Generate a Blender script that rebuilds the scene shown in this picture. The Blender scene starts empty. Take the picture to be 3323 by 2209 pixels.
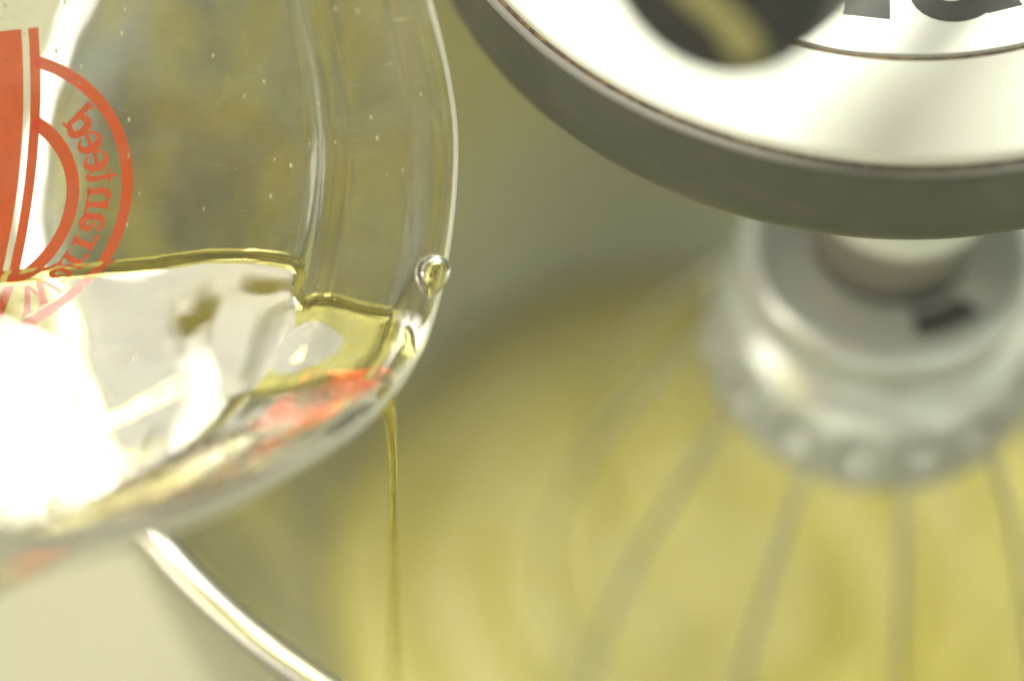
import bpy, bmesh, math, random
from mathutils import Vector, Matrix

# ------------------------------------------------------------------ camera, world, lights
S = bpy.context.scene
PITCH = math.radians(55.0)
HC = 452.0                       # camera height above the worktop, mm
MM = 0.001
def V(x, y, z): return Vector((x * MM, y * MM, (z + HC) * MM))     # camera-centred mm -> metres
CU = Vector((0, math.sin(PITCH), math.cos(PITCH)))                  # camera up
CF = Vector((0, math.cos(PITCH), -math.sin(PITCH)))                 # camera forward
CR = Vector((1, 0, 0))
def camdir(x, y, z): return CR * x + CU * y + CF * z                # z = depth

cam = bpy.data.cameras.new('camera'); cam_o = bpy.data.objects.new('camera', cam)
S.collection.objects.link(cam_o)
cam_o.location = V(0, 0, 0); cam_o.rotation_euler = (math.pi / 2 - PITCH, 0, 0)
cam.lens = 60; cam.sensor_width = 23.6; cam.clip_start = 0.01; cam.clip_end = 20
cam.dof.use_dof = True; cam.dof.focus_distance = 0.313; cam.dof.aperture_fstop = 2.9
S.camera = cam_o

W = bpy.data.worlds.new('World'); S.world = W; W.use_nodes = True
wn = W.node_tree; wn.nodes.clear()
def N(t, ty, **kw):
    n = t.nodes.new(ty)
    for k, v in kw.items(): setattr(n, k, v)
    return n
wo = N(wn, 'ShaderNodeOutputWorld'); wb = N(wn, 'ShaderNodeBackground')
tc = N(wn, 'ShaderNodeTexCoord'); no = N(wn, 'ShaderNodeTexNoise'); cr = N(wn, 'ShaderNodeValToRGB')
no.inputs['Scale'].default_value = 1.6; no.inputs['Detail'].default_value = 1.5
e = cr.color_ramp.elements
e[0].position = 0.36; e[0].color = (0.10, 0.09, 0.06, 1)
e[1].position = 0.64; e[1].color = (0.60, 0.67, 0.50, 1)
m = cr.color_ramp.elements.new(0.46); m.color = (0.33, 0.36, 0.26, 1)
wn.links.new(tc.outputs['Generated'], no.inputs['Vector']); wn.links.new(no.outputs['Fac'], cr.inputs['Fac'])
n2 = N(wn, 'ShaderNodeTexNoise'); n2.inputs['Scale'].default_value = 2.3; n2.inputs['Detail'].default_value = 2.0
mr = N(wn, 'ShaderNodeMapRange'); mr.inputs[1].default_value = 0.55; mr.inputs[2].default_value = 0.60
mw = N(wn, 'ShaderNodeMix', data_type='RGBA'); mw.inputs[7].default_value = (0.20, 0.055, 0.045, 1)
wn.links.new(tc.outputs['Generated'], n2.inputs['Vector']); wn.links.new(n2.outputs['Fac'], mr.inputs[0])
wn.links.new(mr.outputs[0], mw.inputs[0]); wn.links.new(cr.outputs['Color'], mw.inputs[6])
wn.links.new(mw.outputs[2], wb.inputs['Color']); wb.inputs['Strength'].default_value = 1.5
wn.links.new(wb.outputs['Background'], wo.inputs['Surface'])

def area(name, loc, target, sx, sy, power, col):
    l = bpy.data.lights.new(name, 'AREA'); l.shape = 'RECTANGLE'; l.size = sx; l.size_y = sy
    l.energy = power; l.color = col
    o = bpy.data.objects.new(name, l); S.collection.objects.link(o); o.location = loc
    o.rotation_euler = (Vector(target) - Vector(loc)).to_track_quat('-Z', 'Y').to_euler()
    return o
area('window_light', (-0.36, 0.85, 1.42), (0.0, 0.25, 0.2), 0.24, 0.44, 19, (1.0, 0.97, 0.84))
area('added_fill_light', (0.02, 1.0, 1.40), (0.0, 0.25, 0.2), 0.66, 0.66, 22, (1.0, 0.97, 0.84))  # added fill with no seen source, lifts the oil's reflection
area('side_window_light', (-1.3, -0.1, 0.8), (0.0, 0.25, 0.2), 0.6, 0.8, 12, (1.0, 0.93, 0.74))

S.view_settings.view_transform = 'Standard'; S.view_settings.look = 'None'
S.view_settings.exposure = 0.25; S.view_settings.gamma = 1
S.render.engine = 'CYCLES'
c = S.cycles
c.use_denoising = True; c.max_bounces = 15; c.transmission_bounces = 14; c.glossy_bounces = 8
c.diffuse_bounces = 3; c.use_adaptive_sampling = True; c.adaptive_threshold = 0.03; c.transparent_max_bounces = 16; c.caustics_reflective = True; c.caustics_refractive = True
c.sample_clamp_indirect = 40.0; c.blur_glossy = 0.0

# ------------------------------------------------------------------ materials
def mat(name):
    m = bpy.data.materials.new(name); m.use_nodes = True; t = m.node_tree; t.nodes.clear()
    o = N(t, 'ShaderNodeOutputMaterial'); return m, t, o
def principled(name, col, rough=0.5, metal=0.0, coat=0.0, bump=None, colvar=None, trans=0.0, ior=1.5, aniso=0.0, spec=None):
    m, t, o = mat(name); p = N(t, 'ShaderNodeBsdfPrincipled')
    p.inputs['Base Color'].default_value = (*col, 1); p.inputs['Roughness'].default_value = rough
    p.inputs['Metallic'].default_value = metal; p.inputs['Coat Weight'].default_value = coat
    p.inputs['Transmission Weight'].default_value = trans; p.inputs['IOR'].default_value = ior
    p.inputs['Anisotropic'].default_value = aniso
    if spec is not None: p.inputs['Specular IOR Level'].default_value = spec
    t.links.new(p.outputs[0], o.inputs['Surface'])
    tx = N(t, 'ShaderNodeTexCoord')
    if colvar:
        sc, col2, lo, hi = colvar
        n = N(t, 'ShaderNodeTexNoise'); n.inputs['Scale'].default_value = sc; n.inputs['Detail'].default_value = 5
        r = N(t, 'ShaderNodeMapRange'); r.inputs[1].default_value = lo; r.inputs[2].default_value = hi
        x = N(t, 'ShaderNodeMix', data_type='RGBA'); x.inputs[6].default_value = (*col, 1); x.inputs[7].default_value = (*col2, 1)
        t.links.new(tx.outputs['Object'], n.inputs['Vector']); t.links.new(n.outputs['Fac'], r.inputs[0])
        t.links.new(r.outputs[0], x.inputs[0]); t.links.new(x.outputs[2], p.inputs['Base Color'])
    if bump:
        sc, st, di = bump
        n = N(t, 'ShaderNodeTexNoise'); n.inputs['Scale'].default_value = sc; n.inputs['Detail'].default_value = 4
        b = N(t, 'ShaderNodeBump'); b.inputs['Strength'].default_value = st; b.inputs['Distance'].default_value = di
        t.links.new(tx.outputs['Object'], n.inputs['Vector']); t.links.new(n.outputs['Fac'], b.inputs['Height'])
        t.links.new(b.outputs['Normal'], p.inputs['Normal'])
    return m

M = {}
M['white_enamel'] = principled('white_enamel', (0.80, 0.82, 0.76), 0.5, spec=0.25, bump=(60, 0.03, 0.0005))
M['band'] = principled('grey_band', (0.064, 0.066, 0.046), 0.42, 0.0, bump=(1400, 0.25, 0.0001), spec=0.3, colvar=(220, (0.085, 0.08, 0.06), 0.45, 0.7))
M['lip'] = principled('band_lip', (0.15, 0.145, 0.13), 0.65, 0.0, spec=0.15)
M['groove'] = principled('grime', (0.055, 0.035, 0.018), 0.8, colvar=(900, (0.20, 0.12, 0.04), 0.45, 0.62))
M['brushed'] = principled('brushed_aluminium', (0.50, 0.51, 0.47), 0.38, 0.8, aniso=0.5)
M['ink'] = principled('black_ink', (0.018, 0.018, 0.017), 0.45)
M['black_plastic'] = principled('black_plastic', (0.016, 0.017, 0.018), 0.3, spec=0.3)
M['chrome'] = principled('polished_steel', (0.52, 0.51, 0.49), 0.36, 1.0)
M['hub_metal'] = principled('cast_aluminium', (0.66, 0.69, 0.70), 0.26, 0.5, bump=(500, 0.15, 0.0002))
M['wire'] = principled('steel_wire', (0.56, 0.56, 0.48), 0.4, 0.5)
M['steel'] = principled('bowl_steel', (0.53, 0.54, 0.46), 0.24, 0.70, bump=(40, 0.05, 0.001))
M['mixture'] = principled('egg_mixture', (0.275, 0.24, 0.005), 0.5, bump=(90, 0.25, 0.002), colvar=(22, (0.25, 0.228, 0.02), 0.45, 0.7))
M['worktop'] = principled('worktop', (0.25, 0.24, 0.14), 0.55, colvar=(9, (0.21, 0.20, 0.115), 0.4, 0.65))
M['dirt'] = principled('speck', (0.30, 0.06, 0.03), 0.7)

# yellow reflections painted into the steel's colour, left of the bowl's inside
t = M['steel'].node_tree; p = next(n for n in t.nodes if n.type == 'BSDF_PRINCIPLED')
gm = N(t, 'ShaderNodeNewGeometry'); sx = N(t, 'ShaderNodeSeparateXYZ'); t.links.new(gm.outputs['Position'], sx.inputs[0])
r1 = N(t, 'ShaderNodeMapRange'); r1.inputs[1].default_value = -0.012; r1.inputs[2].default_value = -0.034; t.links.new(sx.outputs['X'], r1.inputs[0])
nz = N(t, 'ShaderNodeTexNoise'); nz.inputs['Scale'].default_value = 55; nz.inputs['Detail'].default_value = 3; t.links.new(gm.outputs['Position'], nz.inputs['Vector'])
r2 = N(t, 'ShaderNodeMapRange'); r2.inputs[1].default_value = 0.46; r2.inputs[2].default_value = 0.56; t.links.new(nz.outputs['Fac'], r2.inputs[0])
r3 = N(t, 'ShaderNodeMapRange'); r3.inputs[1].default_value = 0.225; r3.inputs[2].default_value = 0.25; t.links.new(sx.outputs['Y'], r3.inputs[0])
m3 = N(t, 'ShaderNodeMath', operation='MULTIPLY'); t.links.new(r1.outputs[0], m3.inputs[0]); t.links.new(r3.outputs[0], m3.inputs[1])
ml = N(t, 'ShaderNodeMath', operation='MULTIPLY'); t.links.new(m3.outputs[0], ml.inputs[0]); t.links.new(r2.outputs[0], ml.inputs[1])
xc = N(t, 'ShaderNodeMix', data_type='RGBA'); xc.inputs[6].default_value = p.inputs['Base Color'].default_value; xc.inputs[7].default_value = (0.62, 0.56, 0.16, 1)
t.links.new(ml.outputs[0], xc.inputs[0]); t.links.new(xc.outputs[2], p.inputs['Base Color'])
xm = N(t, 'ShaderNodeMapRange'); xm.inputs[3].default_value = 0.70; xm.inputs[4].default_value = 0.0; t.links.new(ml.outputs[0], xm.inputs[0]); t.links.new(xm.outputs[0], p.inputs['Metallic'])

def glass_mat(name, ior, specks=True, tint=(1, 1, 1)):
    m, t, o = mat(name)
    g = N(t, 'ShaderNodeBsdfGlass'); g.inputs['IOR'].default_value = ior; g.inputs['Roughness'].default_value = 0.0
    g.inputs['Color'].default_value = (*tint, 1)
    tx = N(t, 'ShaderNodeTexCoord')
    # slow waviness of pressed glass
    n = N(t, 'ShaderNodeTexNoise'); n.inputs['Scale'].default_value = 60; n.inputs['Detail'].default_value = 1.5
    b = N(t, 'ShaderNodeBump'); b.inputs['Strength'].default_value = 0.4; b.inputs['Distance'].default_value = 0.0018
    t.links.new(tx.outputs['Object'], n.inputs['Vector']); t.links.new(n.outputs['Fac'], b.inputs['Height'])
    t.links.new(b.outputs['Normal'], g.inputs['Normal'])
    if not specks:
        t.links.new(g.outputs[0], o.inputs['Surface']); return m
    # scratches and tiny chips: short bright marks
    v = N(t, 'ShaderNodeTexVoronoi', feature='F1'); v.inputs['Scale'].default_value = 420
    mp = N(t, 'ShaderNodeMapping'); mp.inputs['Scale'].default_value = (1.0, 0.55, 0.55); mp.inputs['Rotation'].default_value = (0.3, 0.5, 0.2)
    lt = N(t, 'ShaderNodeMath', operation='LESS_THAN'); lt.inputs[1].default_value = 0.075
    sel = N(t, 'ShaderNodeMath', operation='GREATER_THAN'); sel.inputs[1].default_value = 0.3
    sp = N(t, 'ShaderNodeSeparateColor'); mul = N(t, 'ShaderNodeMath', operation='MULTIPLY')
    t.links.new(tx.outputs['Object'], mp.inputs['Vector']); t.links.new(mp.outputs[0], v.inputs['Vector'])
    t.links.new(v.outputs['Distance'], lt.inputs[0]); t.links.new(v.outputs['Color'], sp.inputs[0])
    t.links.new(sp.outputs[0], sel.inputs[0]); t.links.new(lt.outputs[0], mul.inputs[0]); t.links.new(sel.outputs[0], mul.inputs[1])
    # hairline scratches: very stretched cells
    v2 = N(t, 'ShaderNodeTexVoronoi', feature='F1'); v2.inputs['Scale'].default_value = 60
    m2 = N(t, 'ShaderNodeMapping'); m2.inputs['Scale'].default_value = (1.2, 30.0, 2.0); m2.inputs['Rotation'].default_value = (0.4, 0.9, 0.7)
    l2 = N(t, 'ShaderNodeMath', operation='LESS_THAN'); l2.inputs[1].default_value = 0.07
    s2 = N(t, 'ShaderNodeMath', operation='GREATER_THAN'); s2.inputs[1].default_value = 0.55
    c2 = N(t, 'ShaderNodeSeparateColor'); u2 = N(t, 'ShaderNodeMath', operation='MULTIPLY'); mxx = N(t, 'ShaderNodeMath', operation='MAXIMUM')
    t.links.new(tx.outputs['Object'], m2.inputs['Vector']); t.links.new(m2.outputs[0], v2.inputs['Vector'])
    t.links.new(v2.outputs['Distance'], l2.inputs[0]); t.links.new(v2.outputs['Color'], c2.inputs[0]); t.links.new(c2.outputs[0], s2.inputs[0])
    t.links.new(l2.outputs[0], u2.inputs[0]); t.links.new(s2.outputs[0], u2.inputs[1])
    h2 = N(t, 'ShaderNodeMath', operation='MULTIPLY'); h2.inputs[1].default_value = 0.45; t.links.new(u2.outputs[0], h2.inputs[0])
    t.links.new(mul.outputs[0], mxx.inputs[0]); t.links.new(h2.outputs[0], mxx.inputs[1]); mul = mxx
    sm_ = N(t, 'ShaderNodeTexNoise'); sm_.inputs['Scale'].default_value = 95; sm_.inputs['Detail'].default_value = 7; sm_.inputs['Roughness'].default_value = 0.7
    sr_ = N(t, 'ShaderNodeMapRange'); sr_.inputs[1].default_value = 0.48; sr_.inputs[2].default_value = 0.75; sr_.inputs[4].default_value = 0.16
    t.links.new(tx.outputs['Object'], sm_.inputs['Vector']); t.links.new(sm_.outputs['Fac'], sr_.inputs[0])
    ad_ = N(t, 'ShaderNodeMath', operation='MAXIMUM'); t.links.new(mul.outputs[0], ad_.inputs[0]); t.links.new(sr_.outputs[0], ad_.inputs[1]); mul = ad_
    d = N(t, 'ShaderNodeBsdfTranslucent'); d.inputs['Color'].default_value = (0.9, 0.88, 0.7, 1)
    mx = N(t, 'ShaderNodeMixShader'); t.links.new(mul.outputs[0], mx.inputs[0])
    t.links.new(g.outputs[0], mx.inputs[1]); t.links.new(d.outputs[0], mx.inputs[2])
    t.links.new(mx.outputs[0], o.inputs['Surface'])
    return m
IOR_G, IOR_O = 1.50, 1.465
M['glass'] = glass_mat('clear_glass', IOR_G)
M['rim_glass'] = glass_mat('highlit_rim_glass', IOR_G)
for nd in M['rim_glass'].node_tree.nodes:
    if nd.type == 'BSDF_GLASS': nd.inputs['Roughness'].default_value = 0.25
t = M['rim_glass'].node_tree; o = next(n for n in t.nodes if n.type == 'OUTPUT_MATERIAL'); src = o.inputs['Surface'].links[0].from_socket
d_ = N(t, 'ShaderNodeBsdfDiffuse'); d_.inputs['Color'].default_value = (0.85, 0.86, 0.78, 1); x_ = N(t, 'ShaderNodeMixShader'); x_.inputs[0].default_value = 0.6  # bright rim highlight mixed in as whitish diffuse colour
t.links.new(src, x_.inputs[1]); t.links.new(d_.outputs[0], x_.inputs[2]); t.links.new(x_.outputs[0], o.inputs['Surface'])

def oil_mats():
    res = []
    for nm, ior in (('oil_surface', IOR_O), ('oil_against_glass', IOR_O / IOR_G)):
        m, t, o = mat(nm)
        g = N(t, 'ShaderNodeBsdfGlass'); g.inputs['IOR'].default_value = ior; g.inputs['Roughness'].default_value = 0.0
        if nm == 'oil_surface':
            tx = N(t, 'ShaderNodeTexCoord'); n = N(t, 'ShaderNodeTexNoise'); n.inputs['Scale'].default_value = 34; n.inputs['Detail'].default_value = 0.5
            n.inputs['Distortion'].default_value = 1.2
            b = N(t, 'ShaderNodeBump'); b.inputs['Strength'].default_value = 0.7; b.inputs['Distance'].default_value = 0.0024
            t.links.new(tx.outputs['Object'], n.inputs['Vector']); t.links.new(n.outputs['Fac'], b.inputs['Height'])
            t.links.new(b.outputs['Normal'], g.inputs['Normal'])
        t.links.new(g.outputs[0], o.inputs['Surface'])
        a = N(t, 'ShaderNodeVolumeAbsorption'); a.inputs['Color'].default_value = (0.96, 0.94, 0.62, 1); a.inputs['Density'].default_value = 2.0
        t.links.new(a.outputs[0], o.inputs['Volume'])
        res.append(m)
    return res
M['oil'], M['oil_wet'] = oil_mats()
m, t, o = mat('oil_stream')
g = N(t, 'ShaderNodeBsdfGlass'); g.inputs['IOR'].default_value = IOR_O; g.inputs['Color'].default_value = (0.93, 0.89, 0.45, 1)
dd = N(t, 'ShaderNodeBsdfTranslucent'); dd.inputs['Color'].default_value = (0.50, 0.46, 0.12, 1)
mx = N(t, 'ShaderNodeMixShader'); mx.inputs[0].default_value = 0.2
t.links.new(g.outputs[0], mx.inputs[1]); t.links.new(dd.outputs[0], mx.inputs[2]); t.links.new(mx.outputs[0], o.inputs['Surface'])
M['oil_stream'] = m
# red enamel print: lets light through from behind
m, t, o = mat('red_print')
d1 = N(t, 'ShaderNodeBsdfDiffuse'); d1.inputs['Color'].default_value = (0.95, 0.11, 0.02, 1)
d2 = N(t, 'ShaderNodeBsdfTranslucent'); d2.inputs['Color'].default_value = (1.0, 0.17, 0.03, 1)
mx = N(t, 'ShaderNodeMixShader'); mx.inputs[0].default_value = 0.85
t.links.new(d1.outputs[0], mx.inputs[1]); t.links.new(d2.outputs[0], mx.inputs[2]); t.links.new(mx.outputs[0], o.inputs['Surface'])
M['red'] = m

# ------------------------------------------------------------------ helpers
def link(name, me, mats, parent=None):
    o = bpy.data.objects.new(name, me); S.collection.objects.link(o)
    for x in (mats if isinstance(mats, (list, tuple)) else [mats]): me.materials.append(x)
    if parent: o.parent = parent
    return o
def mesh_from(name, verts, faces, smooth=True):
    me = bpy.data.meshes.new(name); me.from_pydata([tuple(v) for v in verts], [], faces)
    if smooth:
        me.polygons.foreach_set('use_smooth', [True] * len(me.polygons))
    me.update(); return me
def tag(o, label=None, cat=None, group=None, kind=None):
    if label: o['label'] = label
    if cat: o['category'] = cat
    if group: o['group'] = group
    if kind: o['kind'] = kind
    return o
def empty(name, loc):
    o = bpy.data.objects.new(name, None); S.collection.objects.link(o); o.location = loc; o.empty_display_size = 0.01
    return o
def child(name, me, mats, parent):                       # meshes carry absolute coordinates
    o = link(name, me, mats, parent)
    o.matrix_parent_inverse = Matrix.Translation(-parent.location)
    return o
def round_profile(pts, rad, seg=4):
    """fillet the corners of an open polyline of (r, z); rad: one radius or a list"""
    out = [pts[0]]
    for i in range(1, len(pts) - 1):
        r = rad if not isinstance(rad, (list, tuple)) else rad[i]
        a, b, c = Vector(pts[i - 1]), Vector(pts[i]), Vector(pts[i + 1])
        if r <= 0: out.append(pts[i]); continue
        u, w = (a - b), (c - b); k = min(r, u.length * 0.45, w.length * 0.45)
        p, q = b + u.normalized() * k, b + w.normalized() * k
        for s in range(seg + 1):
            f = s / seg
            x = p * (1 - f) ** 2 + b * 2 * f * (1 - f) + q * f * f
            out.append((x.x, x.y))
    out.append(pts[-1]); return out
def lathe(name, prof, cx, cy, seg=96, a0=0.0, a1=2 * math.pi, warp=None):
    """prof: (r, z) in camera-centred mm about the vertical line (cx, cy)"""
    vs, fs = [], []; full = abs(a1 - a0 - 2 * math.pi) < 1e-6; k = seg if full else seg + 1
    for r, z in prof:
        for j in range(k):
            a = a0 + (a1 - a0) * j / seg
            rr, zz = (r, z) if warp is None else warp(r, z, a)
            vs.append(V(cx + rr * math.cos(a), cy + rr * math.sin(a), zz))
    for i in range(len(prof) - 1):
        for j in range(seg):
            j2 = (j + 1) % k if full else j + 1
            fs.append((i * k + j, i * k + j2, (i + 1) * k + j2, (i + 1) * k + j))
    return mesh_from(name, vs, fs)
def fix_normals(me):
    bm = bmesh.new(); bm.from_mesh(me); bmesh.ops.remove_doubles(bm, verts=bm.verts, dist=1e-7)
    bmesh.ops.recalc_face_normals(bm, faces=bm.faces); bm.to_mesh(me); bm.free(); return me
def tube(name, pts, rad, seg=10, closed_ends=True):
    vs, fs = [], []; n = len(pts); pts = [Vector(p) for p in pts]
    t0 = (pts[1] - pts[0]).normalized(); ref = Vector((0, 0, 1)) if abs(t0.z) < 0.9 else Vector((1, 0, 0))
    for i, p in enumerate(pts):
        tg = (pts[min(i + 1, n - 1)] - pts[max(i - 1, 0)]).normalized()
        a = tg.cross(ref).normalized(); b = tg.cross(a); ref = b.cross(tg) if False else ref
        r = rad(i / (n - 1)) if callable(rad) else rad
        for j in range(seg):
            w = 2 * math.pi * j / seg
            vs.append(p + (a * math.cos(w) + b * math.sin(w)) * r)
    for i in range(n - 1):
        for j in range(seg):
            fs.append((i * seg + j, i * seg + (j + 1) % seg, (i + 1) * seg + (j + 1) % seg, (i + 1) * seg + j))
    if closed_ends:
        fs.append(tuple(range(seg))[::-1]); fs.append(tuple((n - 1) * seg + j for j in range(seg)))
    return fix_normals(mesh_from(name, vs, fs))

# ------------------------------------------------------------------ worktop
vs = [(-1.2, -0.6, 0), (1.2, -0.6, 0), (1.2, 1.6, 0), (-1.2, 1.6, 0), (-1.2, -0.6, -0.03), (1.2, -0.6, -0.03), (1.2, 1.6, -0.03), (-1.2, 1.6, -0.03)]
me = mesh_from('worktop', vs, [(0, 1, 2, 3), (7, 6, 5, 4), (0, 4, 5, 1), (1, 5, 6, 2), (2, 6, 7, 3), (3, 7, 4, 0)], False)
tag(link('worktop', me, M['worktop']), kind='structure')

# ------------------------------------------------------------------ mixing bowl
BX, BY = 36.0, 238.0
BK = 0.88
bowl = empty('mixing_bowl', V(BX, BY, -452))
tag(bowl, 'wide steel mixing bowl with rolled shiny rim, holding the yellow mixture', 'bowl')
inner = [(0, -441), (30, -440), (50, -436), (66, -428), (80, -416), (92, -401), (103, -378), (111, -350), (115.5, -320), (117, -296)]
inner = [(r * BK, z) for r, z in inner]
outer = [(r + 1.2, z - 1.0) for r, z in inner][::-1]
prof = [(0.01, -441)] + inner[1:] + outer[:-1] + [(0.01, -442.2)]
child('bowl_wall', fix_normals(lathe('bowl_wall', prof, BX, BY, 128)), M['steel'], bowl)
rp = [(119.2 * BK + 2.2 * math.cos(a), -293.0 + 2.2 * math.sin(a)) for a in [2 * math.pi * k / 16 for k in range(17)]]
child('rolled_rim', fix_normals(lathe('rolled_rim', rp, BX, BY, 160)), M['chrome'], bowl)
fp = [(44, -438), (46, -451.9), (42, -451.9), (41, -438)]
child('foot_ring', fix_normals(lathe('foot_ring', fp + [fp[0]], BX, BY, 96)), M['steel'], bowl)

# egg and oil mixture in the bowl
rnd = random.Random(4)
ph = [(rnd.uniform(0, 6.28), rnd.randint(2, 9), rnd.uniform(0.4, 1.2)) for _ in range(9)]
def mixwarp(r, z, a):
    k = (r / 70.0)
    s = sum(am * math.sin(n * a + p + k * 5) for p, n, am in ph)
    return (r + (s * 0.9 if r > 60 else 0) * k, z + s * 0.35 * k + 0.5 * math.sin(r * 0.35 + a) * min(1, r / 30) + (2.0 * (r / 70) ** 4))
mp_ = [(0.01, -416)] + [(r, -416 + 0.0) for r in range(4, 78, 3)] + [(79, -419), (74, -427.5), (46, -436), (0.01, -437)]
me = fix_normals(lathe('egg_mixture', mp_, BX, BY, 96, warp=lambda r, z, a: tuple(q * k for q, k in zip(mixwarp(r, z, a) if z > -426 else (r * 0.9, z), (BK, 1)))))
tag(link('egg_mixture', me, M['mixture']), 'glossy yellow egg mixture pooled in the bottom of the steel bowl', 'egg mixture')

# ------------------------------------------------------------------ stand mixer
MX, MY = 47.6, 247.0
mixer = empty('stand_mixer', V(MX, MY, -250))
tag(mixer, 'white stand mixer head with grey band, silver badge and black lever', 'mixer')
ZT = -232.0
# white shell: top ring, shallow dish towards the badge
shell = round_profile([(44.6, ZT - 3.0), (44.6, ZT + 0.4), (52, ZT + 0.7), (59.0, ZT - 0.2), (59.3, ZT - 3.0), (44.6, ZT - 3.0)], [0, 0.5, 3, 0.9, 0.3, 0], 5)
child('top_shell', fix_normals(lathe('top_shell', shell, MX, MY, 192)), M['white_enamel'], mixer)
# dirty gap under the shell, then the pale lip and the grey band
gp = [(58.6, ZT - 0.6), (59.2, ZT - 1.6), (58.4, ZT - 2.4)]
child('dirty_groove', fix_normals(lathe('dirty_groove', [(59.05, ZT - 1.3), (59.5, ZT - 1.5), (59.5, ZT - 2.4), (59.0, ZT - 2.4)], MX, MY, 192)), M['groove'], mixer)
bp = round_profile([(56.5, ZT - 2.0), (60.0, ZT - 1.7), (60.5, ZT - 2.5), (60.35, ZT - 10), (59.7, ZT - 14.5), (57.8, ZT - 17.3), (52, ZT - 17.8), (14, ZT - 18.0)], [0, 0.5, 0.5, 4, 3, 1.5, 1, 0], 5)
child('trim_band', fix_normals(lathe('trim_band', bp, MX, MY, 192)), M['band'], mixer)
lp = [(59.6, ZT - 1.6), (60.15, ZT - 1.55), (60.6, ZT - 1.8), (60.62, ZT - 2.05), (60.2, ZT - 2.3)]
child('band_lip', fix_normals(lathe('band_lip', lp, MX, MY, 192)), M['lip'], mixer)
# badge
child('badge_groove', fix_normals(lathe('badge_groove', [(44.75, ZT - 0.9), (44.75, ZT + 0.30), (44.0, ZT + 0.10), (43.6, ZT - 0.9)], MX, MY, 160)), M['groove'], mixer)
bd = round_profile([(0.01, ZT + 0.25), (43.7, ZT + 0.25), (44.1, ZT - 0.1), (44.1, ZT - 0.8)], [0, 0.3, 0.1, 0], 3)
child('badge_plate', fix_normals(lathe('badge_plate', bd, MX, MY, 160)), M['brushed'], mixer)

# lettering on the badge, bent along its edge: strokes in (u along arc mm, v up from baseline mm)
RB = 38.3                                  # baseline radius
def badge_pt(u, v, lay):
    a = -math.pi / 2 + u / RB
    r = RB - v
    return V(MX + r * math.cos(a), MY + r * math.sin(a), ZT + 0.29 + lay)
def ribbon_mesh(name, polys, mapf):
    vs, fs = [], []
    for lay, q in polys:
        b = len(vs); vs += [mapf(x, y, lay) for x, y in q]; fs.append(tuple(range(b, b + len(q))))
    return mesh_from(name, vs, fs, False)
def stroke(pts, wid, lay):
    """a polyline with width -> quads; wid number or list"""
    out = []; n = len(pts)
    W_ = wid if isinstance(wid, (list, tuple)) else [wid] * n
    L, R = [], []
    for i in range(n):
        a = Vector(pts[max(i - 1, 0)]); b = Vector(pts[min(i + 1, n - 1)]); d = (b - a).normalized(); nn = Vector((-d.y, d.x))
        p = Vector(pts[i]); L.append(p + nn * W_[i] / 2); R.append(p - nn * W_[i] / 2)
    for i in range(n - 1):
        out.append((lay, [tuple(L[i]), tuple(R[i]), tuple(R[i + 1]), tuple(L[i + 1])]))
    return out
def arc(cx, cy, rx, ry, a0, a1, n=18):
    return [(cx + rx * math.cos(math.radians(a0 + (a1 - a0) * i / n)), cy + ry * math.sin(math.radians(a0 + (a1 - a0) * i / n))) for i in range(n + 1)]
# letter n
def seg_line(x0, y0, x1, y1, n=6): return [(x0 + (x1 - x0) * i / n, y0 + (y1 - y0) * i / n) for i in range(n + 1)]
U0 = 1.2
ln = stroke(seg_line(U0 - 6.6, 0, U0 - 6.6, 9), 5.6, 0.0) + stroke(arc(U0 - 11, 9, 4.4, 4.6, 0, 180), 5.0, 0.004) + stroke(seg_line(U0 - 17, 0, U0 - 17, 15), 5.6, 0.008)
child('badge_letter', ribbon_mesh('badge_letter', ln, badge_pt), M['ink'], mixer)
la = stroke(arc(U0 + 4.6, 4.0, 4.1, 3.0, 20, 340, 26), [3.3] * 27, 0.0) + stroke(seg_line(U0 + 10.2, 0.0, U0 + 10.2, 10), 4.6, 0.004) + stroke(arc(U0 + 6.2, 10, 4.2, 3.8, 0, 150), 4.2, 0.008) + stroke([(U0 + 6, 6.6), (U0 + 10, 6.9)], 2.6, 0.012)
child('badge_letter', ribbon_mesh('badge_letter', la, badge_pt), M['ink'], mixer)
# motor column standing behind the badge (out of the picture)
cp = round_profile([(0.01, ZT + 36), (9, ZT + 36), (10, ZT + 0.24)], [0, 4, 0], 6)
child('motor_column', fix_normals(lathe('motor_column', cp, MX + 11.5, MY + 0, 64)), M['white_enamel'], mixer)
# black lever above the badge, blunt end towards the viewer
ax = camdir(-0.52, -0.50, -0.69).normalized()
tip = V(0, 0, 0) + camdir(*(0.001 * q for q in ((1622 - 1179.5) / 6000 * 254, (784 + 72) / 6000 * 254, 254)))
q1 = ax.orthogonal().normalized(); q2 = ax.cross(q1)
lev = round_profile([(0.01, 0.6), (7, 0.3), (12.6, -0.2), (13.2, -9), (13.0, -36), (6.5, -52), (6.0, -80), (0.01, -80)], [0, 3, 2.6, 4, 8, 8, 1, 0], 6)
vs, fs = [], []
for r, z in lev:
    for j in range(64):
        a = 2 * math.pi * j / 64; vs.append(tip + (q1 * math.cos(a) + q2 * math.sin(a)) * r * MM + ax * z * MM)
for i in range(len(lev) - 1):
    for j in range(64): fs.append((i * 64 + j, i * 64 + (j + 1) % 64, (i + 1) * 64 + (j + 1) % 64, (i + 1) * 64 + j))
child('lever', fix_normals(mesh_from('lever', vs, fs)), M['black_plastic'], mixer)
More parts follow.
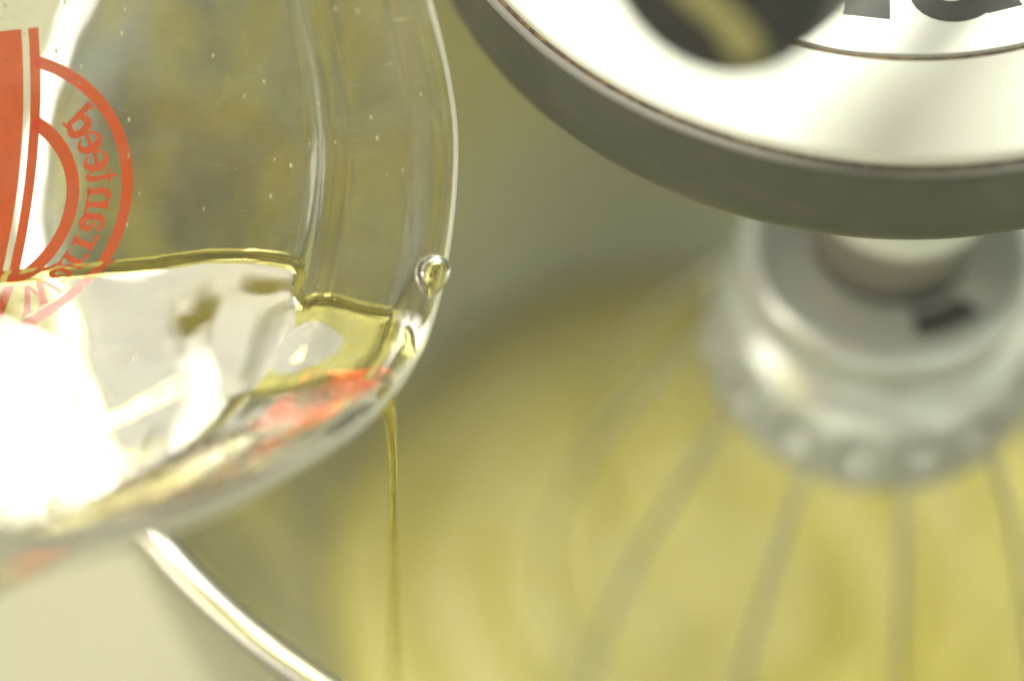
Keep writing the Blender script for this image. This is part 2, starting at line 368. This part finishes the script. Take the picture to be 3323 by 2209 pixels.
# yellow highlight built as a coloured streak on the lever's end
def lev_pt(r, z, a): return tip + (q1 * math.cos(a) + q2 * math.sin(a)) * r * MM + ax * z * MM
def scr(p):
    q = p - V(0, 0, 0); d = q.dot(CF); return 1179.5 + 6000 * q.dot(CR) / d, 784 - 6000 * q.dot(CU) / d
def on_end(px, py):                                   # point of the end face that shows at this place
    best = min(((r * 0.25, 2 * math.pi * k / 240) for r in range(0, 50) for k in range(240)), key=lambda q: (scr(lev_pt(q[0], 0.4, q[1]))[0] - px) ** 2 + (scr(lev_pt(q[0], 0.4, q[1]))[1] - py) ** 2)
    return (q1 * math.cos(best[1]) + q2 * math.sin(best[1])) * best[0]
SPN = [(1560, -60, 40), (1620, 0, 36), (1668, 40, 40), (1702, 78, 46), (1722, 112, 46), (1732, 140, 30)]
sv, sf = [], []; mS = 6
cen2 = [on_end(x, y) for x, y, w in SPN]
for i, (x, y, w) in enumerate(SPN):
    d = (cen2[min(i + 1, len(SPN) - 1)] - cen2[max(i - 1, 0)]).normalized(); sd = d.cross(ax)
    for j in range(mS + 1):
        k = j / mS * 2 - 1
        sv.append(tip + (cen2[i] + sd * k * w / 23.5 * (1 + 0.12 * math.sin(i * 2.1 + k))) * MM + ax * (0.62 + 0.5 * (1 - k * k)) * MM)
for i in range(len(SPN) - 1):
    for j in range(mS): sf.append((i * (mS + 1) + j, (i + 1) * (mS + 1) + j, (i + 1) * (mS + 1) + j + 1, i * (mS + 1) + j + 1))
sm = child('lever_highlight', fix_normals(mesh_from('lever_highlight', sv, sf)), principled('painted_highlight', (0.36, 0.34, 0.12), 0.4), mixer)
# drive shaft below the head
HX, HY = 53.6, 222.5
sp_ = round_profile([(13.4, ZT - 17.0), (13.2, -276), (12.7, -281.0), (10.9, -282.2), (10.6, -283.2)], [0, 3, 1.2, 0.6, 0], 4)
child('shaft_collar', fix_normals(lathe('shaft_collar', sp_, HX, HY, 64)), M['white_enamel'], mixer)
sp_ = [(11.6, -281), (11.6, -286.5), (10.2, -287.6), (10.2, -309.5), (0.01, -309.5)]
child('drive_shaft', fix_normals(lathe('drive_shaft', sp_, HX, HY, 64)), principled('satin_shaft', (0.34, 0.31, 0.26), 0.45, 0.4), mixer)

# ------------------------------------------------------------------ whisk
whisk = empty('balloon_whisk', V(HX, HY, -320))
tag(whisk, 'metal balloon whisk with dimpled silver hub under the mixer head', 'whisk')
# hub: top ring with a bore, waist groove, flared skirt with wire dimples
hp = round_profile([(10.4, -308), (10.4, -293.6), (12.0, -293.0), (19.0, -292.4), (21.2, -294.0), (21.6, -296.5), (20.6, -300.5), (19.4, -303.2), (20.2, -304.4),
                    (21.8, -305.8), (23.2, -308.2), (24.4, -311.2), (25.2, -314.7), (25.2, -319.4), (23.4, -323.0), (16, -324.2), (0.01, -324.5)], [0, 0.8, 1, 2, 1.2, 1, 2, 0.6, 0.8, 1.2, 1.2, 1.2, 1.4, 1.6, 2.0, 2, 0], 4)
NW = 16
NWIRE = 11
A_SLOT = math.radians(-66)
def hubwarp(r, z, a):
    if r > 20.5 and z < -304:
        f = 0
        for k in range(NW):
            ak = 2 * math.pi * (k + 0.5) / NW
            d = (a - ak + math.pi) % (2 * math.pi) - math.pi
            f += math.exp(-(d * r / 2.0) ** 2) * math.exp(-((z + 313.0) / 2.6) ** 2)
        r -= 2.6 * f
    return r, z
child('hub', fix_normals(lathe('hub', hp, HX, HY, 288, warp=hubwarp)), M['hub_metal'], whisk)
# bayonet slot, near-black block painting the shade inside it
m_dark = principled('painted_slot_shade', (0.012, 0.010, 0.008), 0.7)
sl = []
for r, z in ((11.0, -292.6), (16.6, -292.2), (16.6, -292.0), (11.0, -292.35)): pass
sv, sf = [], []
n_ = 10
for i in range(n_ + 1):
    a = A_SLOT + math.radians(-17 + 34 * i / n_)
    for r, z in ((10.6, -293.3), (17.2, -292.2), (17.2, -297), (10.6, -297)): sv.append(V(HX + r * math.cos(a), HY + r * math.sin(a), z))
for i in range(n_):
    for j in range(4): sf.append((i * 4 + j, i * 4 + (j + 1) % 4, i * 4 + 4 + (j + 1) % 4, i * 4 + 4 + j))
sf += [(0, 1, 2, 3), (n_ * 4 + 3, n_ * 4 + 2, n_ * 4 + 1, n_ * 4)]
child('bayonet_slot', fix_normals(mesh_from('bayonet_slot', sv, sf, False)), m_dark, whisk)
# pin through the collar
pin = [V(HX + r * math.cos(math.radians(-80)), HY + r * math.sin(math.radians(-80)), -299.6) for r in (18.5, 20.2, 21.6)]
child('pin', tube('pin', pin, 0.0016, 16), M['hub_metal'], whisk)
# wire loops: two strands half a turn apart joined below
def wire_pts(k):
    a = 2 * math.pi * k / NWIRE + math.radians(-84); P = []
    prof = [(23.2, -313), (25.5, -318), (30.5, -327), (38, -343), (44.5, -362), (47.5, -382), (46.5, -400), (41, -416), (31, -427), (18, -433), (0, -435)]
    dz = (k % 6) * 0.5
    def cat(t):
        n = len(prof) - 1; i = min(int(t * n), n - 1); f = t * n - i
        g = [prof[max(0, min(n, i + q))] for q in (-1, 0, 1, 2)]
        return [0.5 * ((2 * g[1][d]) + (-g[0][d] + g[2][d]) * f + (2 * g[0][d] - 5 * g[1][d] + 4 * g[2][d] - g[3][d]) * f * f + (-g[0][d] + 3 * g[1][d] - 3 * g[2][d] + g[3][d]) * f ** 3) for d in (0, 1)]
    for i in range(41):
        r, z = cat(i / 40); P.append(V(HX + r * math.cos(a), HY + r * math.sin(a), z + dz * (i / 40)))
    return P
for k in range(NWIRE):
    child('wire', tube('wire', wire_pts(k), 0.0007, 8), M['wire'], whisk)

# ------------------------------------------------------------------ glass measuring jug
A_, B_ = -0.10, 0.50
n_ax = camdir(math.cos(B_) * math.cos(A_), math.cos(B_) * math.sin(A_), -math.sin(B_)).normalized()   # towards the mouth
zup = Vector((0, 0, 1))
e_ax = -(zup - n_ax * zup.dot(n_ax)).normalized()                                                        # lowest side: the pouring side
w_ax = n_ax.cross(e_ax)
JC = V(0, 0, 0) + camdir(-0.032, 0.026, 0.266)
EPS = math.radians(9)
g_ax = Vector((math.cos(EPS), 0, math.sin(EPS)))     # along the wall towards the mouth (the mouth is cut slantwise)
def angdiff(a, b): return (a - b + math.pi) % (2 * math.pi) - math.pi
LIP, RIDGE, LEN, TH = 1.2, 13.5, 88.0, 3.4
SP = math.radians(10)                              # azimuth of the spout
JR = 56.0
# outer radius of the rim by azimuth (deg): round, with a broad spout
RIM = [(-180, 50), (-150, 51), (-120, 52.5), (-98, 53.6), (-79, 53.2), (-69, 50.4), (-58, 47.6), (-48, 46.2), (-38, 45.9), (-28.7, 46.4), (-20, 47.6), (-13.5, 49.3), (-6, 52.0), (1, 54.8),
       (8, 57.1), (14, 58.1), (19, 57.9), (23.5, 57.4), (33, 56.0), (39.5, 54.8), (49.5, 51.0), (57, 48.2), (70, 46.6), (85, 46.4), (110, 47), (140, 48.5), (180, 50)]
def rim_r(a):
    d = math.degrees((a + math.pi) % (2 * math.pi) - math.pi)
    out = 0; wt = 0
    for k in range(-4, 5):                          # light smoothing of the table
        x = (d + k * 1.5 + 180) % 360 - 180
        for (a0, r0), (a1, r1) in zip(RIM, RIM[1:]):
            if a0 <= x <= a1:
                w = math.exp(-(k / 2.5) ** 2); out += w * (r0 + (r1 - r0) * (x - a0) / (a1 - a0)); wt += w; break
    return out / wt
far_dir = CF - n_ax * CF.dot(n_ax)
A_FAR = math.atan2(far_dir.dot(w_ax), far_dir.dot(e_ax))
_rc = {}
def rad(h, a):
    k = round(a, 6)
    if k not in _rc: _rc[k] = rim_r(a)
    rr = _rc[k]
    s = max(0.0, min(1.0, (h + 34.0) / 34.0)); s = s * s * (3 - 2 * s)
    lip = LIP * min(1.0, max(0.0, -h / RIDGE)) ** 0.8
    tap = 0.27 * ((1 + math.cos(a - math.radians(50))) / 2) ** 3
    return JR + (rr - JR) * s - lip - tap * max(0.0, -h - RIDGE)
def jug_pt(h, off, a, frac=1.0):
    """h mm along the axis (0 at the rim), off mm outside the outer wall, a from the lowest side"""
    r = (rad(h, a) + off) * frac
    lift = 5.4 * math.exp(-(angdiff(a, math.radians(11)) / 0.55) ** 2) * max(0.0, min(1.0, (h + 24) / 24))   # the spout turns up a little
    return JC - CF * lift * frac * MM + (g_ax * h + (e_ax * math.cos(a) + w_ax * math.sin(a)) * r) * MM
SEG = 160
outer_p = [(-LEN, 0, 0.0001), (-LEN, 0, 0.4), (-LEN, 0, 0.8), (-LEN + 0.4, 0, 0.93), (-LEN + 2, 0, 0.985), (-LEN + 5, 0, 1)]
outer_p += [(h, 0, 1) for h in [-76, -66, -56, -46, -38, -32, -26, -21, -17, -15, -13.9, -13.5, -13.1, -12, -10, -8, -6, -4, -2.6]]
rb = 2.2
rim_p = [(-rb + rb * math.sin(x), -rb + 0.3 + rb * math.cos(x), 1) for x in [math.pi * k / 12 for k in range(0, 13)]]
inner_p = [(-3.4, -TH - 0.2, 1), (-5, -TH - 0.5, 1), (-7, -TH - 0.9, 1), (-9, -TH - 1.2, 1), (-11, -TH - 1.5, 1), (-12.6, -TH - 1.9, 1), (-13.3, -TH - 2.2, 1), (-14.0, -TH - 2.0, 1), (-14.6, -TH - 1.0, 1), (-15.6, -TH - 0.3, 1)]
inner_p += [(h, -TH, 1) for h in [-17, -21, -26, -32, -38, -46, -56, -66, -72]]
inner_p += [(-LEN + 9, -TH, 0.985), (-LEN + 7, -TH, 0.93), (-LEN + 6, -TH, 0.8), (-LEN + 6, -TH, 0.4), (-LEN + 6, -TH, 0.0001)]
def revolve(prof):
    bm = bmesh.new(); rows = []
    for h, of, fr in prof: rows.append([bm.verts.new(jug_pt(h, of, 2 * math.pi * j / SEG, fr)) for j in range(SEG)])
    for i in range(len(rows) - 1):
        for j in range(SEG): bm.faces.new((rows[i][j], rows[i][(j + 1) % SEG], rows[i + 1][(j + 1) % SEG], rows[i + 1][j]))
    return bm, rows
obm, orow = revolve(outer_p + rim_p)
obm.faces.ensure_lookup_table()
for k, f in enumerate(obm.faces):                  # rim edge that carries the painted highlight
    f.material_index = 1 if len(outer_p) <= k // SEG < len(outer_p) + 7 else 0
ibm, irow = revolve([rim_p[-1]] + inner_p)
# oil level: just under the lowest point of the pouring lip
lipz = min(max(jug_pt(h, of, 2 * math.pi * j / SEG).z for h, of, fr in rim_p) for j in range(SEG))
ZOIL = lipz - 0.0002
geom = ibm.verts[:] + ibm.edges[:] + ibm.faces[:]
bmesh.ops.bisect_plane(ibm, geom=geom, dist=1e-7, plane_co=(0, 0, ZOIL), plane_no=(0, 0, 1))
wet = [f for f in ibm.faces if f.calc_center_median().z < ZOIL]
wetset = set(wet)
def copy_faces(src, faces, dst, mi):
    mp = {}
    for f in faces:
        vv = []
        for v in f.verts:
            if v not in mp: mp[v] = dst.verts.new(v.co)
            vv.append(mp[v])
        try: nf = dst.faces.new(vv); nf.material_index = mi; nf.smooth = True
        except ValueError: pass
oil_bm = bmesh.new(); copy_faces(ibm, wet, oil_bm, 1)
copy_faces(ibm, [f for f in ibm.faces if f not in wetset], obm, 0)
bmesh.ops.remove_doubles(obm, verts=obm.verts, dist=2e-6)
bmesh.ops.remove_doubles(oil_bm, verts=oil_bm.verts, dist=1e-7)
for f in obm.faces: f.smooth = True
# normals: outward from the glass
def orient(bm, inside_fn):
    for f in bm.faces:
        cpt = f.calc_center_median(); f.normal_update()
        if f.normal.dot(inside_fn(cpt)) < 0: f.normal_flip()
def jug_coords(p):
    q = (p - JC) / MM; h = q.dot(n_ax); return h, math.hypot(q.dot(e_ax), q.dot(w_ax)), math.atan2(q.dot(w_ax), q.dot(e_ax))
bmesh.ops.recalc_face_normals(obm, faces=obm.faces)
obm.faces.ensure_lookup_table()
f0 = max(obm.faces, key=lambda f: jug_coords(f.calc_center_median())[1])
q = f0.calc_center_median() - JC; q -= n_ax * q.dot(n_ax)
if f0.normal.dot(q) < 0:
    for f in obm.faces: f.normal_flip()
jug_me = bpy.data.meshes.new('jug_body'); obm.to_mesh(jug_me)
# close the oil with its level surface
bnd = [ed for ed in oil_bm.edges if len(ed.link_faces) == 1 and all(abs(v.co.z - ZOIL) < 1e-6 for v in ed.verts)]
print('oil boundary edges', len(bnd), 'other open', sum(1 for ed in oil_bm.edges if len(ed.link_faces) == 1) - len(bnd))
from mathutils.geometry import delaunay_2d_cdt
bv = list({v for ed in bnd for v in ed.verts}); idx = {v: i for i, v in enumerate(bv)}
segs = [(Vector(ed.verts[0].co.xy) / MM, Vector(ed.verts[1].co.xy) / MM) for ed in bnd]
def bdist(p):
    best = 1e9
    for u, w in segs:
        d = w - u; L = d.length_squared
        f = max(0, min(1, (p - u).dot(d) / L)) if L > 1e-12 else 0
        best = min(best, (p - u - d * f).length)
    return best
def inside(p):
    c_ = False
    for u, w in segs:
        if (u.y > p.y) != (w.y > p.y) and p.x < (w.x - u.x) * (p.y - u.y) / (w.y - u.y) + u.x: c_ = not c_
    return c_
xs = [p.x for sg in segs for p in sg]; ys = [p.y for sg in segs for p in sg]
pts2 = [Vector(v.co.xy) / MM for v in bv]; dep = [0.0] * len(bv)
rg = random.Random(7); y_ = min(ys)
while y_ < max(ys):
    x_ = min(xs)
    while x_ < max(xs):
        p = Vector((x_ + rg.uniform(-.08, .08), y_ + rg.uniform(-.08, .08)))
        if inside(p):
            d = bdist(p)
            if d > 0.25:
                wob = 1 + 0.15 * math.sin(p.x * 0.8) * math.sin(p.x * 0.31 + p.y * 0.5)
                pts2.append(p); dep.append(0.85 * (1 - math.exp(-d / (0.5 * wob))))
        x_ += 0.5
    y_ += 0.5
r_ = delaunay_2d_cdt(pts2, [(idx[ed.verts[0]], idx[ed.verts[1]]) for ed in bnd], [], 1, 1e-5)
cap_v = []
for co, orig in zip(r_[0], r_[3]):
    k = orig[0] if orig else -1
    if 0 <= k < len(bv): cap_v.append(bv[k])
    else: cap_v.append(oil_bm.verts.new((co.x * MM, co.y * MM, ZOIL - (dep[k] if k >= 0 else 0) * MM)))
for f in r_[2]:
    try:
        nf = oil_bm.faces.new([cap_v[i] for i in f]); nf.material_index = 0; nf.smooth = True
    except ValueError: pass
bmesh.ops.recalc_face_normals(oil_bm, faces=oil_bm.faces)
oil_bm.faces.ensure_lookup_table()
if any(f.material_index == 0 and f.normal.z < 0 for f in oil_bm.faces):
    for f in oil_bm.faces: f.normal_flip()
for f in oil_bm.faces: f.smooth = True
oil_me = bpy.data.meshes.new('cooking_oil'); oil_bm.to_mesh(oil_me)
oil = link('cooking_oil', oil_me, [M['oil'], M['oil_wet']])
tag(oil, 'clear yellow oil lying in the tilted glass jug up to its lip', 'oil')

jug = empty('measuring_jug', JC - g_ax * LEN * MM)
tag(jug, 'tilted clear glass measuring jug with red printed emblem, pouring oil', 'jug')
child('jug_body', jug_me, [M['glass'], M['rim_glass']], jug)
# handle, opposite the pouring side
hpnts = []
for i in range(25):
    f = i / 24; hpnts.append(jug_pt(-10 - 62 * f, -0.6 + 26 * math.sin(math.pi * f) ** 0.6, math.pi + SP))
child('handle', tube('handle', hpnts, 0.005, 16), M['glass'], jug)

# red emblem printed on the outside of the far wall
def project(p):
    q = p - V(0, 0, 0); d = q.dot(CF); return 1179.5 + 6000 * q.dot(CR) / d, 784 - 6000 * q.dot(CU) / d, d / MM
def find(px, py):                                  # wall point on the far side that shows at display pixel
    best = None
    far = CF - n_ax * CF.dot(n_ax)
    a_f = math.atan2(far.dot(w_ax), far.dot(e_ax))
    h, a = -50.0, a_f
    for it in range(60):
        x, y, d = project(jug_pt(h, 0, a))
        x1, y1, _ = project(jug_pt(h + 0.5, 0, a)); x2, y2, _ = project(jug_pt(h, 0, a + 0.01))
        J = Matrix((((x1 - x) / 0.5, (x2 - x) / 0.01), ((y1 - y) / 0.5, (y2 - y) / 0.01)))
        st = J.inverted() @ Vector((px - x, py - y)); h += max(-5, min(5, st.x)); a += max(-0.1, min(0.1, st.y))
    return h, a
H0, A0 = find(-42, 468)
R0 = rad(H0, A0)
_, _, D0 = project(jug_pt(H0, 0, A0))
x2, y2, _ = project(jug_pt(H0, 0, A0 + 0.05)); SGN = 1 if y2 < project(jug_pt(H0, 0, A0))[1] else -1
print('DBG emblem', H0, A0, 'depth', D0, 'spout at', [project(jug_pt(0, 0, SP))], 'oil z', ZOIL)
EK = 1.0; EROT = math.radians(-3)
def emb(x, y, lay):                                # x towards the mouth, y along the wall (up in the picture), mm
    x, y = x * math.cos(EROT) - y * math.sin(EROT), x * math.sin(EROT) + y * math.cos(EROT)
    return jug_pt(H0 + 0.88 * EK * x, 0.05 + lay, A0 + SGN * EK * y / R0)
RO, RI_ = 17.6, 11.0
half_o = math.degrees(math.asin(1)); 
ring = []
def clip_arc(r, off): a = math.degrees(math.acos(off / r)); return a
for r, wd in ((RO, 1.35), (RI_, 1.55)):
    a = clip_arc(r, 5.5)
    for sgn in (0, 180): ring += stroke(arc(0, 0, r, r, sgn - a, sgn + a, 48), wd, 0.0)
child('emblem_ring', ribbon_mesh('emblem_ring', ring, emb), M['red'], jug)
bar = []
def densebox(x0, x1, y0, y1, lay, n=40):
    return [(lay, [(x0, y0 + (y1 - y0) * i / n), (x1, y0 + (y1 - y0) * i / n), (x1, y0 + (y1 - y0) * (i + 1) / n), (x0, y0 + (y1 - y0) * (i + 1) / n)]) for i in range(n)]
child('emblem_bar', ribbon_mesh('emblem_bar', densebox(-4.1, 0, -20.6, 20.6, 0.02) + densebox(0, 4.1, -20.6, 20.6, 0.02), emb), M['red'], jug)
for sx in (-1, 1):
    child('emblem_border', ribbon_mesh('emblem_border', densebox(sx * 5.5 - 0.6, sx * 5.5 + 0.6, -20.6, 20.6, 0.03), emb), M['red'], jug)
# lettering on the ring: serif letters drawn from strokes, x-height 1
TK, TN = 0.28, 0.14
def ser(x, y, w=0.5): return stroke([(x - w / 2, y), (x + w / 2, y)], 0.11, 0.02)
def L_W():
    s = stroke([(0.12, 1.35), (0.55, 0)], TK, 0) + stroke([(0.55, 0.05), (0.92, 1.2)], TN, .005) + stroke([(0.80, 1.35), (1.22, 0)], TK, .01) + stroke([(1.22, 0.05), (1.62, 1.35)], TN, .015)
    return s + ser(0.12, 1.32, .5) + ser(.82, 1.32, .45) + ser(1.62, 1.32, .4), 1.75
def L_a():
    s = stroke(arc(.36, .29, .27, .25, 70, 390, 20), [TN + .20 * abs(math.sin(math.radians((70 + 320 * i / 20 - 90) / 2))) for i in range(21)], 0)
    s += stroke([(.68, .95 - .12)] + [(.68, .6), (.70, .2), (.80, .03), (.92, .08)], [TK, TK, TK * .9, .16, .08], .005) + stroke(arc(.42, .74, .27, .22, 0, 165, 12), [TK] + [.2] * 11 + [.26], .01)
    return s, 0.95
def L_r():
    s = stroke([(.26, 0), (.26, 1.0)], TK, 0) + ser(.26, .05, .62) + stroke([(.08, .96), (.3, .96)], .1, .01) + stroke(arc(.60, .62, .30, .32, 150, 60, 8), [.12] * 6 + [.2, .26, .24], .005)
    return s, 0.82
def L_n():
    s = stroke([(.26, 0), (.26, 1.0)], TK, 0) + ser(.26, .05, .6) + stroke([(.06, .96), (.3, .96)], .1, .01) + stroke(arc(.58, .62, .30, .34, 160, 0, 12) + [(.88, 0)], [.12] * 5 + [.2, .26, .3, TK, TK, TK, TK, TK, TK], .005) + ser(.88, .05, .55)
    return s, 1.16
def L_t():
    s = stroke([(.30, 1.30), (.30, .30), (.38, .08), (.54, .04), (.66, .14)], [.12, TK, TK, .2, .09], 0) + stroke([(.04, .95), (.62, .95)], .13, .01)
    return s, 0.70
def L_e():
    s = stroke(arc(.46, .50, .36, .46, 5, 325, 26), [.11 + .26 * max(0, math.sin(math.radians((5 + 320 * i / 26 - 60) * 0.75))) for i in range(27)], 0) + stroke([(.16, .52), (.82, .52)], .16, .01)
    return s, 0.92
def L_d():
    s = stroke(arc(.42, .46, .32, .42, 40, 320, 22), [.14 + .22 * abs(math.sin(math.radians((40 + 280 * i / 22) / 2))) for i in range(23)], 0) + stroke([(.80, 0.02), (.80, 1.42)], TK, .005) + stroke([(.56, 1.38), (.82, 1.38)], .1, .01) + stroke([(.8, .05), (1.08, .05)], .1, .012)
    return s, 1.08
word = [L_W(), L_a(), L_r(), L_r(), L_a(), L_n(), L_t(), L_e(), L_e(), L_d()]
XH = 2.75; RBASE = 12.75
tot = sum(w for _, w in word); ang0, ang1 = -58, 46
k_ang = (ang1 - ang0) / tot
pos = 0.0
for polys, w in word:
    def place(x, y, lay, p0=pos):
        a = math.radians(ang0 + k_ang * (p0 + x)); r = RBASE + y * XH
        return emb(r * math.cos(a), r * math.sin(a), lay)
    child('emblem_letter', ribbon_mesh('emblem_letter', polys, place), M['red'], jug)
    pos += w

# red reflection under the lip, put in as a broken coloured band
m, t, o = mat('painted_red_reflection')
d1 = N(t, 'ShaderNodeBsdfTranslucent'); d1.inputs['Color'].default_value = (1.0, 0.20, 0.08, 1)
d2 = N(t, 'ShaderNodeBsdfDiffuse'); d2.inputs['Color'].default_value = (0.9, 0.16, 0.07, 1)
tr = N(t, 'ShaderNodeBsdfTransparent'); tx = N(t, 'ShaderNodeTexCoord'); nz = N(t, 'ShaderNodeTexNoise'); nz.inputs['Scale'].default_value = 160; nz.inputs['Detail'].default_value = 3
mr_ = N(t, 'ShaderNodeMapRange'); mr_.inputs[1].default_value = 0.30; mr_.inputs[2].default_value = 0.55
a1 = N(t, 'ShaderNodeMixShader'); a2 = N(t, 'ShaderNodeMixShader'); a1.inputs[0].default_value = 0.5
t.links.new(d1.outputs[0], a1.inputs[1]); t.links.new(d2.outputs[0], a1.inputs[2]); t.links.new(tx.outputs['Object'], nz.inputs['Vector']); t.links.new(nz.outputs['Fac'], mr_.inputs[0])
t.links.new(mr_.outputs[0], a2.inputs[0]); t.links.new(tr.outputs[0], a2.inputs[1]); t.links.new(a1.outputs[0], a2.inputs[2]); t.links.new(a2.outputs[0], o.inputs['Surface'])
vs, fs = [], []; nb = 90
for i in range(nb + 1):
    a = math.radians(-58 + 66 * i / nb); wv = 0.3 * math.sin(i * 0.7)
    for j in range(5): vs.append(jug_pt(-12.4 + 2.2 * j + wv, 0.06, a))
for i in range(nb):
    for j in range(4): fs.append((i * 5 + j, i * 5 + j + 1, (i + 1) * 5 + j + 1, (i + 1) * 5 + j))
child('reflection_band', mesh_from('reflection_band', vs, fs), m, jug)

# oil stream falling from the lip into the bowl
lip = jug_pt(-1.5, 0.0, math.radians(3))
path = [lip + Vector((0, 0, 0.0008)), lip + Vector((0.0004, 0, -0.001)), lip + Vector((0.0006, 0, -0.004)), lip + Vector((0.0006, 0, -0.012))]
z1 = (-413 + HC) * MM; n_ = 14
for i in range(1, n_ + 1): path.append(Vector((lip.x + 0.0006 - 0.0052 * i / n_, lip.y, (lip.z - 0.012) + (z1 - lip.z + 0.012) * i / n_)))
st = link('oil_stream', tube('oil_stream', path, lambda t: 0.00045 - 0.0001 * t + 0.0011 * math.exp(-t * 16), 14), M['oil_stream'])
tag(st, 'thin yellow thread of oil falling from the jug into the bowl', 'oil stream')
print('stream at', project(lip))

# bead of oil hanging on the inside of the lip, right of the oil line
db = bmesh.new(); bmesh.ops.create_uvsphere(db, u_segments=28, v_segments=18, radius=1.0)
a_d = math.radians(20.5); pc = jug_pt(-1.0, -2.4, a_d)
d_in = -(e_ax * math.cos(a_d) + w_ax * math.sin(a_d)); d_t = (-e_ax * math.sin(a_d) + w_ax * math.cos(a_d)); d_g = d_in.cross(d_t)
for v in db.verts:
    x, y, z = v.co
    k = 1 + 0.35 * y                                     # fuller at one end, like a drop
    v.co = pc + (d_g * x * 2.0 * k + d_t * y * 2.8 + d_in * z * 1.5 * k) * MM
for f in db.faces: f.smooth = True
dm = bpy.data.meshes.new('oil_bead'); db.to_mesh(dm)
tag(link('oil_bead', dm, M['oil']), 'small clear bead of oil clinging inside the jug lip', 'oil bead')

# added pale volume, standing in for veiling glare in the lens
hz = bpy.data.meshes.new('haze'); bmh = bmesh.new(); bmesh.ops.create_cube(bmh, size=1)
for v in bmh.verts: v.co = Vector((v.co.x * 2.6, v.co.y * 2.4 + 0.5, -1.03 if v.co.z < 0 else 0.6))
bmh.to_mesh(hz); bmh.free()
m, t, o = mat('haze'); pv = N(t, 'ShaderNodeVolumePrincipled'); pv.inputs['Color'].default_value = (0.92, 0.94, 0.86, 1); pv.inputs['Density'].default_value = 0.14
t.links.new(pv.outputs[0], o.inputs['Volume'])
tag(link('haze', hz, m), kind='stuff')
